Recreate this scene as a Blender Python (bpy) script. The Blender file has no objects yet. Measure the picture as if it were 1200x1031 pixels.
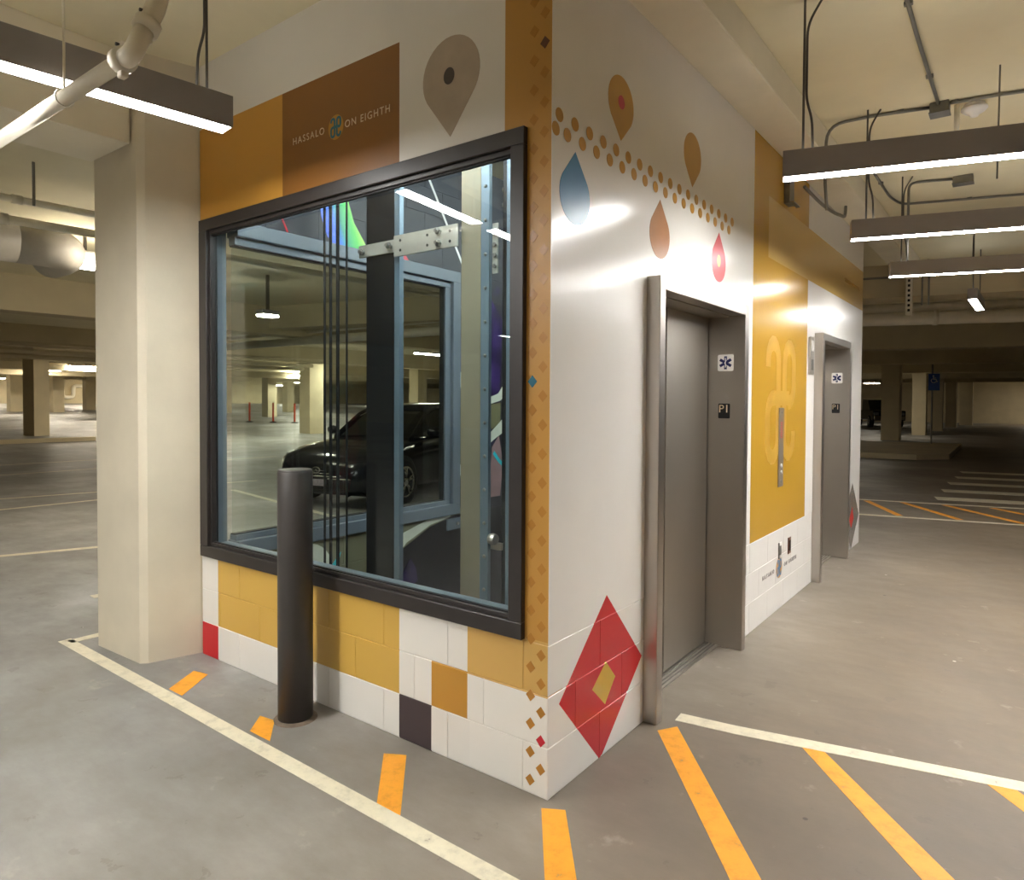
import bpy, bmesh, math, random
from mathutils import Vector, Matrix
random.seed(7)
scene = bpy.context.scene
COL = scene.collection
PI = math.pi

# ------------------------------------------------------------------ camera, world, exposure
cam_d = bpy.data.cameras.new('camera')
cam = bpy.data.objects.new('camera', cam_d)
COL.objects.link(cam)
scene.camera = cam
YAW, PITCH, ROLL, FPX, PPY = .6439, -.0236, .0053, 800.25, 489.06
fw = Vector((-math.sin(YAW)*math.cos(PITCH), math.cos(YAW)*math.cos(PITCH), math.sin(PITCH)))
rt = Vector((math.cos(YAW), math.sin(YAW), 0))
up = rt.cross(fw)
rt2 = rt*math.cos(ROLL) + up*math.sin(ROLL)
up2 = up*math.cos(ROLL) - rt*math.sin(ROLL)
m = Matrix((rt2, up2, -fw)).transposed().to_4x4()
m.translation = Vector((1.4666, -2.1992, 1.5623))
cam.matrix_world = m
cam_d.sensor_fit = 'HORIZONTAL'
cam_d.sensor_width = 36
cam_d.lens = FPX/1200*36
cam_d.shift_y = (PPY-515.5)/1200
cam_d.clip_start = .05
cam_d.clip_end = 400
w = bpy.data.worlds.new('world')
scene.world = w
w.use_nodes = True
w.node_tree.nodes['Background'].inputs[0].default_value = (.9, .75, .55, 1)
w.node_tree.nodes['Background'].inputs[1].default_value = .02
scene.view_settings.view_transform = 'Standard'
scene.view_settings.look = 'None'
scene.view_settings.gamma = 1
scene.view_settings.use_curve_mapping = False
scene.view_settings.exposure = 1.1
scene.cycles.max_bounces = 14
scene.cycles.diffuse_bounces = 8
LAMP = 50.0          # emission of the pendant strips
FAR_LAMP = 110.0
SHAFT_LAMP = 42.0

# ------------------------------------------------------------------ materials
def lin(r, g, b):
    f = lambda c: (c/255/12.92) if c/255 <= .04045 else ((c/255+.055)/1.055)**2.4
    return (f(r), f(g), f(b), 1)

class NT:
    """small helper round a material's node tree"""
    def __init__(s, name):
        s.m = bpy.data.materials.new(name)
        s.m.use_nodes = True
        s.t = s.m.node_tree
        s.b = s.t.nodes['Principled BSDF']
    def n(s, typ, **kw):
        x = s.t.nodes.new(typ)
        for k, v in kw.items(): setattr(x, k, v)
        return x
    def l(s, a, b): s.t.links.new(a, b)
    def math(s, op, a, b=None):
        x = s.n('ShaderNodeMath', operation=op)
        for i, v in enumerate((a, b)):
            if v is None: continue
            if isinstance(v, (int, float)): x.inputs[i].default_value = v
            else: s.l(v, x.inputs[i])
        return x.outputs[0]
    def mix(s, fac, a, b):
        x = s.n('ShaderNodeMix', data_type='RGBA')
        for i, v in ((0, fac), (6, a), (7, b)):
            if isinstance(v, (int, float, tuple)): x.inputs[i].default_value = v
            else: s.l(v, x.inputs[i])
        return x.outputs[2]
    def pos(s):
        if not hasattr(s, '_p'):
            s._p = s.n('ShaderNodeNewGeometry').outputs['Position']
            x = s.n('ShaderNodeSeparateXYZ'); s.l(s._p, x.inputs[0]); s._x = x.outputs
        return s._p, s._x
    def noise(s, scale, detail=4, rough=.55, stretch=None):
        p, _ = s.pos()
        if stretch:
            mp = s.n('ShaderNodeMapping'); s.l(p, mp.inputs[0]); mp.inputs['Scale'].default_value = stretch; p = mp.outputs[0]
        x = s.n('ShaderNodeTexNoise'); s.l(p, x.inputs['Vector'])
        x.inputs['Scale'].default_value = scale; x.inputs['Detail'].default_value = detail
        x.inputs['Roughness'].default_value = rough
        return x.outputs[0]
    def ramp(s, fac, stops):
        x = s.n('ShaderNodeValToRGB'); s.l(fac, x.inputs[0])
        e = x.color_ramp.elements
        while len(e) < len(stops): e.new(.5)
        for i, (p, c) in enumerate(stops): e[i].position = p; e[i].color = c
        return x.outputs[0]
    def bump(s, h, strength=.2, dist=.01):
        x = s.n('ShaderNodeBump'); s.l(h, x.inputs['Height'])
        x.inputs['Strength'].default_value = strength; x.inputs['Distance'].default_value = dist
        s.l(x.outputs[0], s.b.inputs['Normal'])
    def col(s, c):
        if isinstance(c, tuple): s.b.inputs['Base Color'].default_value = c
        else: s.l(c, s.b.inputs['Base Color'])
    def rough(s, v): s.b.inputs['Roughness'].default_value = v

MC = {}
def paint(name, rgb, rough=.4, metal=0., var=.08, scale=8., bump=0.):
    """painted or metal surface with slight tone variation"""
    if name in MC: return MC[name]
    k = NT(name); c = lin(*rgb)
    n = k.noise(scale)
    lo = tuple(x*(1-var) for x in c[:3])+(1,); hi = tuple(min(1, x*(1+var)) for x in c[:3])+(1,)
    k.col(k.ramp(n, [(.3, lo), (.7, hi)]))
    k.rough(rough); k.b.inputs['Metallic'].default_value = metal
    if bump: k.bump(k.noise(scale*12, 3), bump, .002)
    MC[name] = k.m
    return k.m

def glow(name, rgb, strength):
    if name in MC: return MC[name]
    k = NT(name); k.col((.8, .8, .8, 1))
    k.b.inputs['Emission Color'].default_value = rgb+(1,)
    k.b.inputs['Emission Strength'].default_value = strength
    MC[name] = k.m
    return k.m

def glass_mat():
    k = NT('window_glass'); t = k.t
    tr = k.n('ShaderNodeBsdfTransparent'); tr.inputs[0].default_value = (.90, .94, .93, 1)
    gl = k.n('ShaderNodeBsdfGlossy'); gl.inputs['Roughness'].default_value = .012
    ge = k.n('ShaderNodeNewGeometry'); dt = k.n('ShaderNodeVectorMath', operation='DOT_PRODUCT')
    k.l(ge.outputs['Incoming'], dt.inputs[0]); k.l(ge.outputs['Normal'], dt.inputs[1])
    cs = k.math('ABSOLUTE', dt.outputs['Value'])
    fres = k.math('ADD', k.math('MULTIPLY', k.math('POWER', k.math('SUBTRACT', 1., cs), 5.), .96), .04)
    mx = k.n('ShaderNodeMixShader')
    k.l(fres, mx.inputs[0]); k.l(tr.outputs[0], mx.inputs[1]); k.l(gl.outputs[0], mx.inputs[2])
    k.l(mx.outputs[0], t.nodes['Material Output'].inputs[0])
    return k.m

WHITE = (226, 221, 212); MUSTARD = (208, 168, 80); OCHRE = (190, 138, 52); PALE = (205, 165, 92)
def mural(name, axis, base, shapes, rough=.3, bump=.12):
    """painted wall: colour fields given as convex outlines (along the wall, height) in metres"""
    k = NT(name); _, x = k.pos(); u = x[axis]; z = x[2]
    n = k.noise(5)
    cur = k.mix(k.math('MULTIPLY', n, .14), lin(*base), lin(*[c*.8 for c in base]))
    for rgb, poly in shapes:
        if len(poly) == 4 and isinstance(poly[0], (int, float)):
            a0, a1, z0, z1 = poly
            f = k.math('GREATER_THAN', u, a0)
            f = k.math('MULTIPLY', f, k.math('LESS_THAN', u, a1))
            f = k.math('MULTIPLY', f, k.math('GREATER_THAN', z, z0))
            f = k.math('MULTIPLY', f, k.math('LESS_THAN', z, z1))
        else:
            f = None
            for i in range(len(poly)):                      # half planes, outline counter-clockwise
                (ax, ay), (bx, by) = poly[i], poly[(i+1) % len(poly)]
                nx, ny = -(by-ay), bx-ax
                d = k.math('ADD', k.math('MULTIPLY', u, nx), k.math('MULTIPLY', z, ny))
                g = k.math('GREATER_THAN', d, nx*ax+ny*ay)
                f = g if f is None else k.math('MULTIPLY', f, g)
        cur = k.mix(f, cur, lin(*rgb))
    k.col(cur); k.rough(rough)
    k.bump(k.noise(55, 3), bump, .002)
    return k.m

def concrete_floor():
    k = NT('floor_concrete')
    n1 = k.noise(.55, 5, .6); n2 = k.noise(4.5, 6, .65); n3 = k.noise(60, 2)
    _, xx = k.pos()
    lane = k.n('ShaderNodeMapRange'); k.l(k.math('ADD', xx[0], k.math('MULTIPLY', n1, .8)), lane.inputs[0])
    lane.inputs[1].default_value = -1.6; lane.inputs[2].default_value = 1.4      # greyer on the left, browner on the right
    c = k.mix(lane.outputs[0], k.ramp(n1, [(.32, lin(122, 119, 114)), (.5, lin(150, 149, 146)), (.66, lin(182, 182, 180))]),
              k.ramp(n1, [(.3, lin(100, 87, 71)), (.52, lin(122, 107, 88)), (.72, lin(142, 127, 106))]))
    n4 = k.noise(1.7, 6, .7, (1, 2.2, 1))
    c = k.mix(k.ramp(n4, [(.35, (.3, .3, .3, 1)), (.6, (0, 0, 0, 1))]), c, lin(96, 86, 74))
    c = k.mix(k.math('MULTIPLY', k.math('LESS_THAN', n2, .36), .22), c, lin(84, 74, 63))
    c = k.mix(k.ramp(n2, [(.62, (0, 0, 0, 1)), (.75, (.35, .35, .35, 1))]), c, lin(196, 186, 172))
    v = k.n('ShaderNodeTexVoronoi'); p, _ = k.pos(); k.l(p, v.inputs['Vector']); v.inputs['Scale'].default_value = 2.3
    spots = k.math('LESS_THAN', v.outputs['Distance'], .028)
    c = k.mix(k.math('MULTIPLY', spots, .8), c, k.mix(k.math('GREATER_THAN', n2, .5), lin(70, 60, 52), lin(222, 214, 202)))
    k.col(c)
    r = k.n('ShaderNodeMapRange'); k.l(n2, r.inputs[0])
    r.inputs[3].default_value = .38; r.inputs[4].default_value = .62
    k.l(r.outputs[0], k.b.inputs['Roughness'])
    k.bump(n3, .08, .003)
    return k.m

def floor_paint(name, rgb):
    k = NT(name); n = k.noise(14, 5, .7); n2 = k.noise(90, 2)
    c = k.ramp(n, [(.25, tuple(x*.72 for x in lin(*rgb)[:3])+(1,)), (.5, lin(*rgb)), (.8, lin(*[min(255, x*1.05) for x in rgb]))])
    c = k.mix(k.math('MULTIPLY', k.math('LESS_THAN', n, .33), .5), c, lin(150, 138, 122))
    k.col(c); k.rough(.5); k.bump(n2, .1, .002)
    return k.m

def brushed(name, rgb, rough):
    k = NT(name)
    n = k.noise(30, 3, .6, (60, 60, 1.2)); n2 = k.noise(2.2, 4)
    c = lin(*rgb)
    k.col(k.mix(k.math('MULTIPLY', n2, .45), c, tuple(x*.7 for x in c[:3])+(1,)))
    k.b.inputs['Metallic'].default_value = 1
    r = k.n('ShaderNodeMapRange'); k.l(n, r.inputs[0]); r.inputs[3].default_value = rough-.06; r.inputs[4].default_value = rough+.1
    k.l(r.outputs[0], k.b.inputs['Roughness'])
    k.bump(n, .05, .001)
    return k.m

M_floor = concrete_floor()
M_ceil = paint('ceiling_paint', (226, 217, 186), .8, var=.06, scale=1.5, bump=.15)
M_beam = paint('beam_paint', (230, 222, 200), .75, var=.06, scale=2, bump=.15)
M_col = paint('column_paint', (214, 204, 182), .55, var=.05, scale=3, bump=.2)
M_far = paint('far_concrete', (205, 192, 160), .8, var=.1, scale=1)
M_dark = paint('dark_bronze_frame', (48, 43, 41), .42, var=.1, bump=.05)
M_iframe = paint('grey_blue_frame', (104, 112, 120), .4, var=.06)
M_gasket = paint('black_gasket', (22, 22, 24), .6)
M_boll = paint('charcoal_bollard_paint', (66, 62, 60), .42, var=.1, bump=.06)
M_fix = paint('fixture_grey', (148, 143, 143), .45, var=.04)
M_glow = glow('lit_diffuser', (1, .985, .955), LAMP)
M_glowup = glow('added_up_glow', (1, .985, .955), LAMP*.066)
M_glowfar = glow('far_lamp_lens', (1, .9, .74), FAR_LAMP)
M_glowdim = glow('dim_lamp_lens', (1, .9, .74), FAR_LAMP*.4)
M_glowshaft = glow('shaft_lamp_lens', (.80, .91, 1), SHAFT_LAMP)
M_pipe = paint('white_pipe_paint', (232, 225, 206), .45, var=.05)
M_galv = paint('galvanised_steel', (132, 130, 124), .42, .7, var=.15)
M_rod = paint('dark_rod', (92, 88, 82), .5, .5)
M_steel = brushed('brushed_stainless', (196, 190, 182), .34)
M_steeld = brushed('brushed_stainless_door', (186, 180, 170), .42)
M_glass = glass_mat()
M_black = paint('black_plastic', (26, 26, 28), .4)
M_white = paint('white_print', (235, 232, 226), .35, var=.02)
M_navy = paint('navy_print', (22, 32, 84), .35)
M_yline = floor_paint('yellow_traffic_paint', (244, 166, 46))
M_wline = floor_paint('white_traffic_paint', (222, 214, 190))
M_must = paint('mustard_print', (200, 150, 58), .3, var=.04)
M_dot = paint('ochre_print', (196, 142, 48), .3, var=.04)
M_dia = paint('amber_print', (176, 122, 44), .32, var=.05)
M_brown = paint('brown_print', (92, 54, 34), .32)
M_copper = paint('copper_print', (168, 112, 62), .3)
M_red = paint('red_print', (196, 34, 48), .3, var=.04)
M_blue = paint('blue_print', (44, 122, 172), .3, var=.04)
M_teal = paint('teal_print', (34, 108, 128), .3)
M_taupe = paint('taupe_print', (176, 160, 142), .35)
M_charc = paint('charcoal_print', (66, 54, 54), .35)
M_wmark = paint('pale_mustard_print', (200, 157, 64), .3, var=.03)
M_grprint = paint('grey_print', (128, 122, 118), .35)
M_cable = paint('hoist_cable', (20, 20, 20), .5, .3)
M_shaftdark = paint('dark_shaft_steel', (24, 23, 24), .45, .3, var=.2, scale=3)
M_shafttan = paint('primed_steel', (128, 120, 100), .45, .2, var=.12, scale=2)
M_shaftblue = paint('blue_grey_steel', (104, 120, 132), .4, .4, var=.12, scale=3)
M_plate = paint('bracket_steel', (176, 174, 164), .4, .5, var=.1)
M_olive = paint('olive_print', (112, 108, 78), .5)
M_cream = paint('cream_print', (206, 208, 190), .5)
M_letter = paint('letter_print', (228, 208, 174), .4)
M_ink = paint('ink_print', (18, 16, 24), .4)
M_cyan = paint('cyan_print', (40, 190, 200), .4)
M_rose = paint('rose_print', (150, 118, 116), .5)

# ------------------------------------------------------------------ geometry helpers
def new(name, bm, mat, parent=None, smooth=False):
    me = bpy.data.meshes.new(name)
    bmesh.ops.recalc_face_normals(bm, faces=bm.faces[:])
    bm.to_mesh(me); bm.free()
    if mat is not None:
        for mm in (mat if isinstance(mat, (list, tuple)) else [mat]): me.materials.append(mm)
    if smooth:
        for p in me.polygons: p.use_smooth = True
    o = bpy.data.objects.new(name, me)
    COL.objects.link(o)
    if parent is not None: attach(o, parent)
    return o

def attach(o, parent):
    o.parent = parent
    o.matrix_parent_inverse = Matrix.Translation(parent.location).inverted() if parent.type == 'EMPTY' and parent.rotation_euler.z == 0 else parent.matrix_basis.inverted()

def thing(name, label, cat, loc=(0, 0, 0), group=None):
    o = bpy.data.objects.new(name, None); COL.objects.link(o)
    o.location = loc; o.empty_display_size = .1
    tag(o, label, cat, group)
    return o

def tag(o, label, cat, group=None):
    o['label'] = label; o['category'] = cat
    if group: o['group'] = group
    return o

def struct(name, bm=None, mat=None):
    if bm is None:
        o = bpy.data.objects.new(name, None); COL.objects.link(o)
    else: o = new(name, bm, mat)
    o['kind'] = 'structure'
    return o

def box(bm, x0, x1, y0, y1, z0, z1, bev=0., mi=0, M=None):
    vs = bmesh.ops.create_cube(bm, size=1)['verts']
    S = Matrix.Translation(((x0+x1)/2, (y0+y1)/2, (z0+z1)/2)) @ Matrix.Diagonal((abs(x1-x0), abs(y1-y0), abs(z1-z0), 1))
    bmesh.ops.transform(bm, matrix=S, verts=vs)
    fs = list({f for v in vs for f in v.link_faces})
    if bev:
        es = list({e for f in fs for e in f.edges})
        r = bmesh.ops.bevel(bm, geom=es, offset=bev, segments=1 if bev < .008 else 2, affect='EDGES', profile=.7)
        fs = [f for f in r['faces']]
        vs = list({v for f in bm.faces for v in f.verts if f.is_valid}) if M is None else list(r['verts'])
    if M is not None: bmesh.ops.transform(bm, matrix=M, verts=vs)
    return bm

def B(*a, **k):
    return box(bmesh.new(), *a, **k)

def frame_z(d):
    d = d.normalized()
    a = Vector((0, 0, 1)) if abs(d.z) < .95 else Vector((1, 0, 0))
    x = a.cross(d).normalized()
    return x, d.cross(x)

def tube(bm, pts, r, seg=12, caps=True):
    pts = [Vector(p) for p in pts]; rings = []
    px = None
    for i, p in enumerate(pts):
        d = (pts[min(i+1, len(pts)-1)]-pts[max(i-1, 0)]).normalized()
        if px is None: x, y = frame_z(d)
        else:
            x = (px-d*px.dot(d)).normalized(); y = d.cross(x)
        px = x
        rr = r[i] if isinstance(r, (list, tuple)) else r
        rings.append([bm.verts.new(p+(x*math.cos(2*PI*k/seg)+y*math.sin(2*PI*k/seg))*rr) for k in range(seg)])
    for a, b in zip(rings, rings[1:]):
        for k in range(seg): bm.faces.new((a[k], a[(k+1) % seg], b[(k+1) % seg], b[k]))
    if caps:
        bm.faces.new(rings[0][::-1]); bm.faces.new(rings[-1])
    return bm

def T(pts, r, seg=12): return tube(bmesh.new(), pts, r, seg)

def rounded(pts, rad, n=5):
    """polyline with rounded corners"""
    pts = [Vector(p) for p in pts]; out = [pts[0]]
    for a, b, c in zip(pts, pts[1:], pts[2:]):
        u = (a-b); v = (c-b); k = min(rad, u.length*.45, v.length*.45)
        p, q = b+u.normalized()*k, b+v.normalized()*k
        for i in range(n+1):
            t = i/n
            out.append(p*(1-t)**2+b*2*t*(1-t)+q*t*t)
    return out+[pts[-1]]

def lathe(bm, prof, c, axis='z', seg=24):
    rings = []
    for r, h in prof:
        ring = []
        for k in range(seg):
            a = 2*PI*k/seg
            v = {'z': (r*math.cos(a), r*math.sin(a), h), 'x': (h, r*math.cos(a), r*math.sin(a)), 'y': (r*math.cos(a), h, r*math.sin(a))}[axis]
            ring.append(bm.verts.new(Vector(c)+Vector(v)))
        rings.append(ring)
    for a, b in zip(rings, rings[1:]):
        for k in range(seg): bm.faces.new((a[k], a[(k+1) % seg], b[(k+1) % seg], b[k]))
    bm.faces.new(rings[0][::-1]); bm.faces.new(rings[-1])
    return bm

FRONT = lambda a, b, h: (a, -h, b)               # on the window wall
RIGHT = lambda a, b, h: (h, a, b)                # on the elevator wall
MURAL = lambda a, b, h: (-2.36+h, a, b)          # on the inner side of the shaft's left wall
BACKSIDE = lambda a, b, h: (-.2-h, a, b)         # on the inner side of the elevator wall
def flz(x): return max(0., (-18-x)*.022)
FLOOR = lambda a, b, h: (a, b, flz(a)+h)

def prism(bm, poly, plane, h0, h1):
    lo = [bm.verts.new(plane(a, b, h0)) for a, b in poly]
    hi = [bm.verts.new(plane(a, b, h1)) for a, b in poly]
    n = len(poly)
    bm.faces.new(hi); bm.faces.new(lo[::-1])
    for i in range(n): bm.faces.new((lo[i], lo[(i+1) % n], hi[(i+1) % n], hi[i]))
    return bm

def ribbon(bm, pts, width, plane, h0, h1):
    """flat stroke along a 2-D polyline; width may be a list"""
    pts = [Vector(p) for p in pts]; L, R = [], []
    for i, p in enumerate(pts):
        d = (pts[min(i+1, len(pts)-1)]-pts[max(i-1, 0)]).normalized(); nrm = Vector((-d.y, d.x))
        ww = width[i] if isinstance(width, (list, tuple)) else width
        L.append(p+nrm*ww/2); R.append(p-nrm*ww/2)
    v = [[bm.verts.new(plane(p[0], p[1], hh)) for p in q] for q, hh in ((L, h1), (R, h1), (R, h0), (L, h0))]
    for i in range(len(pts)-1):
        for k in range(4): bm.faces.new((v[k][i], v[(k+1) % 4][i], v[(k+1) % 4][i+1], v[k][i+1]))
    bm.faces.new([q[0] for q in v][::-1]); bm.faces.new([q[-1] for q in v])
    return bm

def decal(name, poly, plane, mat, parent, h=.0012, h0=0.):
    return new(name, prism(bmesh.new(), poly, plane, h0, h0+h), mat, parent)

def circle(cx, cy, rx, ry=None, n=20, a0=0, a1=2*PI):
    ry = ry or rx
    return [(cx+rx*math.cos(a0+(a1-a0)*i/n), cy+ry*math.sin(a0+(a1-a0)*i/n)) for i in range(n)]

def drop(cx, cy, r, tip, n=26):
    """teardrop: round head at cx,cy; tip at height offset 'tip' (negative = below)"""
    s = 1 if tip > 0 else -1; d = abs(tip)
    a = math.asin(min(.98, r/d*.86))
    pts = []
    for i in range(n+1):
        t = -PI-a + (PI+2*a)*i/n
        pts.append((cx+r*math.cos(t), cy+s*r*math.sin(t)))
    return pts+[(cx, cy+tip)]

def text(name, s, size, place, mat, parent, spacing=1.25, align='CENTER', ext=.0008):
    cu = bpy.data.curves.new(name, 'FONT'); cu.body = s; cu.size = size; cu.extrude = ext
    cu.align_x = align; cu.align_y = 'CENTER'; cu.space_character = spacing
    o = bpy.data.objects.new(name, cu)
    me = bpy.data.meshes.new_from_object(o)
    bpy.data.objects.remove(o); bpy.data.curves.remove(cu)
    me.name = name; me.transform(place); me.materials.append(mat)
    o = bpy.data.objects.new(name, me); COL.objects.link(o); attach(o, parent)
    return o
def pl_front(x, z, y=-.002): return Matrix.Translation((x, y, z)) @ Matrix.Rotation(PI/2, 4, 'X')
def pl_right(y, z, x=.002): return Matrix.Translation((x, y, z)) @ Matrix.Rotation(PI/2, 4, 'Z') @ Matrix.Rotation(PI/2, 4, 'X')

def knot(parent, cx, cz, s, plane, mat, h0, h1, name='monogram', wf=.17):
    """the looped H monogram: two hooked legs, each closing in a loop, and a crossbar"""
    def arc(x, y, r, a, b, n=7): return [(x+r*math.cos(math.radians(a+(b-a)*i/n)), y+r*math.sin(math.radians(a+(b-a)*i/n))) for i in range(n+1)]
    l1 = [(-.42, .30)]+arc(-.26, .36, .16, 180, 0)+[(-.1, .1), (-.1, -.2)]+arc(-.26, -.36, .16, 0, -180)+arc(-.26, -.14, .16, 180, 80)
    l2 = arc(.26, .14, .16, -100, 0)+arc(.26, .36, .16, 0, 180)+[(.1, .1), (.1, -.2)]+arc(.26, -.36, .16, 180, 360)+[(.42, -.3)]
    bar = [(-.26, .02), (.26, .02)]
    bm = bmesh.new()
    for q, st in enumerate((l1, l2, bar)):
        ribbon(bm, [(cx+a*s, cz+b*s) for a, b in st], wf*s, plane, h0+q*.0001, h1+q*.0002)
    return new(name, bm, mat, parent)

_blk = {}
def block_mesh(kind, wd, ht, dp, mat):
    key = (kind, round(wd, 3), round(ht, 3), mat.name)
    if key in _blk: return _blk[key]
    bm = bmesh.new(); c = .002
    sh = {'front': lambda a, b, h: (a, -h, b), 'right': lambda a, b, h: (h, a, b)}[kind]
    rings = []
    for ins, h in ((0, 0), (0, dp-c), (c, dp)):
        rings.append([bm.verts.new(sh(a, b, h)) for a, b in ((ins, ins), (wd-ins, ins), (wd-ins, ht-ins), (ins, ht-ins))])
    for p, q in zip(rings, rings[1:]):
        for i in range(4): bm.faces.new((p[i], p[(i+1) % 4], q[(i+1) % 4], q[i]))
    bm.faces.new(rings[2]); bm.faces.new(rings[0][::-1])
    bmesh.ops.recalc_face_normals(bm, faces=bm.faces[:])
    me = bpy.data.meshes.new('concrete_block'); bm.to_mesh(me); bm.free(); me.materials.append(mat)
    _blk[key] = me
    return me

def blocks(parent, kind, fixed, a0, a1, z0, courses, mat, holes=(), dp=.003, hgt=.2032, lng=.4064, jt=.004, jv=.0018):
    for c in range(courses):
        zz = z0+c*hgt
        edges = [a0]
        x = a0+(lng/2 if c % 2 else lng)
        while x < a1-.03: edges.append(x); x += lng
        edges.append(a1)
        for p, q in zip(edges, edges[1:]):
            segs = [(p, q)]
            for h0, h1, hz0, hz1 in holes:
                if zz+hgt <= hz0+.01 or zz >= hz1-.01: continue
                ns = []
                for s, e in segs:
                    if e <= h0 or s >= h1: ns.append((s, e)); continue
                    if s < h0-.02: ns.append((s, h0))
                    if e > h1+.02: ns.append((h1, e))
                segs = ns
            for s, e in segs:
                o = bpy.data.objects.new('concrete_block', block_mesh(kind, e-s-jv, hgt-jt, dp, mat))
                COL.objects.link(o)
                o.location = (s+jv/2, fixed, zz+jt/2) if kind == 'front' else (fixed, s+jv/2, zz+jt/2)
                attach(o, parent)

# ------------------------------------------------------------------ floor, ceiling, outer walls
bm = bmesh.new()
xs = [-70, -18, -2.56, 0, 34]; ys = [-26, 0, 6.26, 70]
V = {(x, y): bm.verts.new((x, y, flz(x))) for x in xs for y in ys}
for i in range(4):
    for j in range(3):
        if i == 2 and j == 1: continue
        a = [V[(xs[i], ys[j])], V[(xs[i+1], ys[j])], V[(xs[i+1], ys[j+1])], V[(xs[i], ys[j+1])]]
        bm.faces.new(a)
floor = struct('floor', bm, M_floor)
ceiling = struct('ceiling', B(-70, 34, -26, 70, 3.57, 3.9), M_ceil)
struct('wall_west', B(-70.3, -70, -26, 70, 0, 3.6), M_far)
struct('wall_north', B(-70, 34, 64, 64.3, -.1, 3.6), M_far)
struct('wall_east', B(34, 34.3, -26, 70, -.1, 3.6), M_far)
struct('wall_south', B(-70, 34, -26.3, -26, -.1, 3.6), M_far)

# floor lines: painted strips lying on the slab
def strip(x0, y0, x1, y1, wd, mat, name='painted_line', cut=None):
    a, b = Vector((x0, y0)), Vector((x1, y1)); d = (b-a).normalized(); n = Vector((-d.y, d.x))*wd/2
    poly = [a-n, b-n, b+n, a+n]
    return decal(name, poly, FLOOR, mat, floor, .002)
strip(-3.48, -.425, 2.6, -.49, .075, M_wline)
strip(-3.42, -.42, -3.40, .6, .075, M_wline)
decal('painted_line', [(.121, .94), (.115, 1.028), (.37, 1.064), (1.493, 1.303), (3.2, 1.665), (3.2, 1.575), (1.493, 1.218), (.399, .979)], FLOOR, M_wline, floor, .002)
for q in ([(-2.334, -.177), (-2.22, -.155), (-2.06, -.387), (-2.2, -.387)],
          [(-1.53, -.27), (-1.43, -.255), (-1.27, -.388), (-1.43, -.388)],
          [(-.775, -.146), (-.685, -.095), (-.375, -.43), (-.505, -.43)],
          [(.01, -.058), (.09, -.012), (.42, -.435), (.285, -.435)],
          [(.098, .79), (.157, .885), (1.02, -.22), (.93, -.27)],
          [(.687, 1.045), (.78, 1.06), (1.62, .08), (1.53, .0)],
          [(1.37, 1.195), (1.47, 1.21), (2.3, .25), (2.2, .2)]):
    decal('painted_stripe', q, FLOOR, M_yline, floor, .0016)
# lines farther off: right hall
strip(-2.5, 9.62, 6, 11.55, .09, M_wline); strip(-2.5, 7.95, 6, 9.75, .09, M_wline)
for x0, y0, x1, y1 in ((-.536, 9.95, .1, 8.62), (-.05, 10.1, .8, 8.75), (.5, 10.2, 1.5, 8.9), (1.1, 10.3, 2.2, 9.05)):
    strip(x0, y0, x1, y1, .09, M_yline, 'painted_stripe')
for x, y in ((.32, 11.0), (.31, 12.25), (.3, 13.65), (.33, 15.0), (.33, 16.4)):
    strip(x, y, x+4, y+.83, .42, M_wline, 'crosswalk_bar')
# left hall
for x0, y0, x1, y1 in ((-7.4, -1.9, -5.9, 2.1), (-10.07, -2, -9.98, 4), (-11.9, -1.4, -10.4, 5.4), (-15.3, -2, -15.1, 9), (-17.9, -2, -17.5, 9)):
    strip(x0, y0, x1, y1, .1, M_wline)
strip(-3.4, 3.2, -9.5, 4.35, .1, M_wline); strip(-4.4, .1, -4.2, 3.4, .1, M_wline)

# ------------------------------------------------------------------ elevator core
DARK = (70, 58, 60)
front_shapes = [
    ((200, 146, 58), (-2.57, -1.724, 2.64, 3.19)), ((140, 92, 36), (-1.724, -.834, 2.64, 3.19)),
    ((192, 142, 64), (-.228, .01, .203, 4)),
    (MUSTARD, (-2.38, -.83, .203, .6096)), (PALE, (-.415, .01, .400, .62)),
    ((232, 228, 220), (-.40, .01, -.1, .400)),
    ((196, 30, 40), (-2.57, -2.38, -.1, .2)), (DARK, (-.83, -.625, -.1, .203)), (OCHRE, (-.625, -.415, .203, .4064))]
M_front = mural('front_mural_paint', 0, (232, 228, 220), front_shapes, .4)
RED = (200, 40, 48)
right_shapes = [
    ((196, 152, 54), (2.43, 3.865, .609, 4)), ((216, 182, 108), (2.76, 7, 2.59, 3.02)),
    (RED, [(.412, -.012), (.815, .33), (.461, .707), (.077, .354)]),
    ((206, 164, 56), [(.454, .22), (.547, .316), (.459, .41), (.34, .323)]),
    ((120, 114, 110), [(5.83, -.012), (6.235, .33), (5.86, .707), (5.47, .354)]),
    ((214, 50, 46), [(5.83, .22), (5.96, .316), (5.87, .45), (5.72, .323)])]
M_right = mural('elevator_wall_paint', 1, (240, 237, 232), right_shapes, .2, .05)

def n_olive():
    k = NT('shaft_mural_paint'); _, x = k.pos(); y = x[1]; z = x[2]
    neb = k.noise(1.6, 4, .6)
    dark = k.mix(k.ramp(neb, [(.56, (0, 0, 0, 1)), (.72, (.8, .8, .8, 1))]), lin(38, 36, 42), lin(62, 38, 104))
    f = k.math('MULTIPLY', k.math('LESS_THAN', z, .66), k.math('LESS_THAN', y, 2.25))
    top = k.math('GREATER_THAN', z, 2.6)
    c = k.mix(f, dark, lin(118, 114, 90))
    c = k.mix(top, c, lin(46, 46, 52))
    k.col(c); k.rough(.5); k.bump(k.noise(60, 2), .1, .002)
    return k.m
M_shaft = n_olive()

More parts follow.
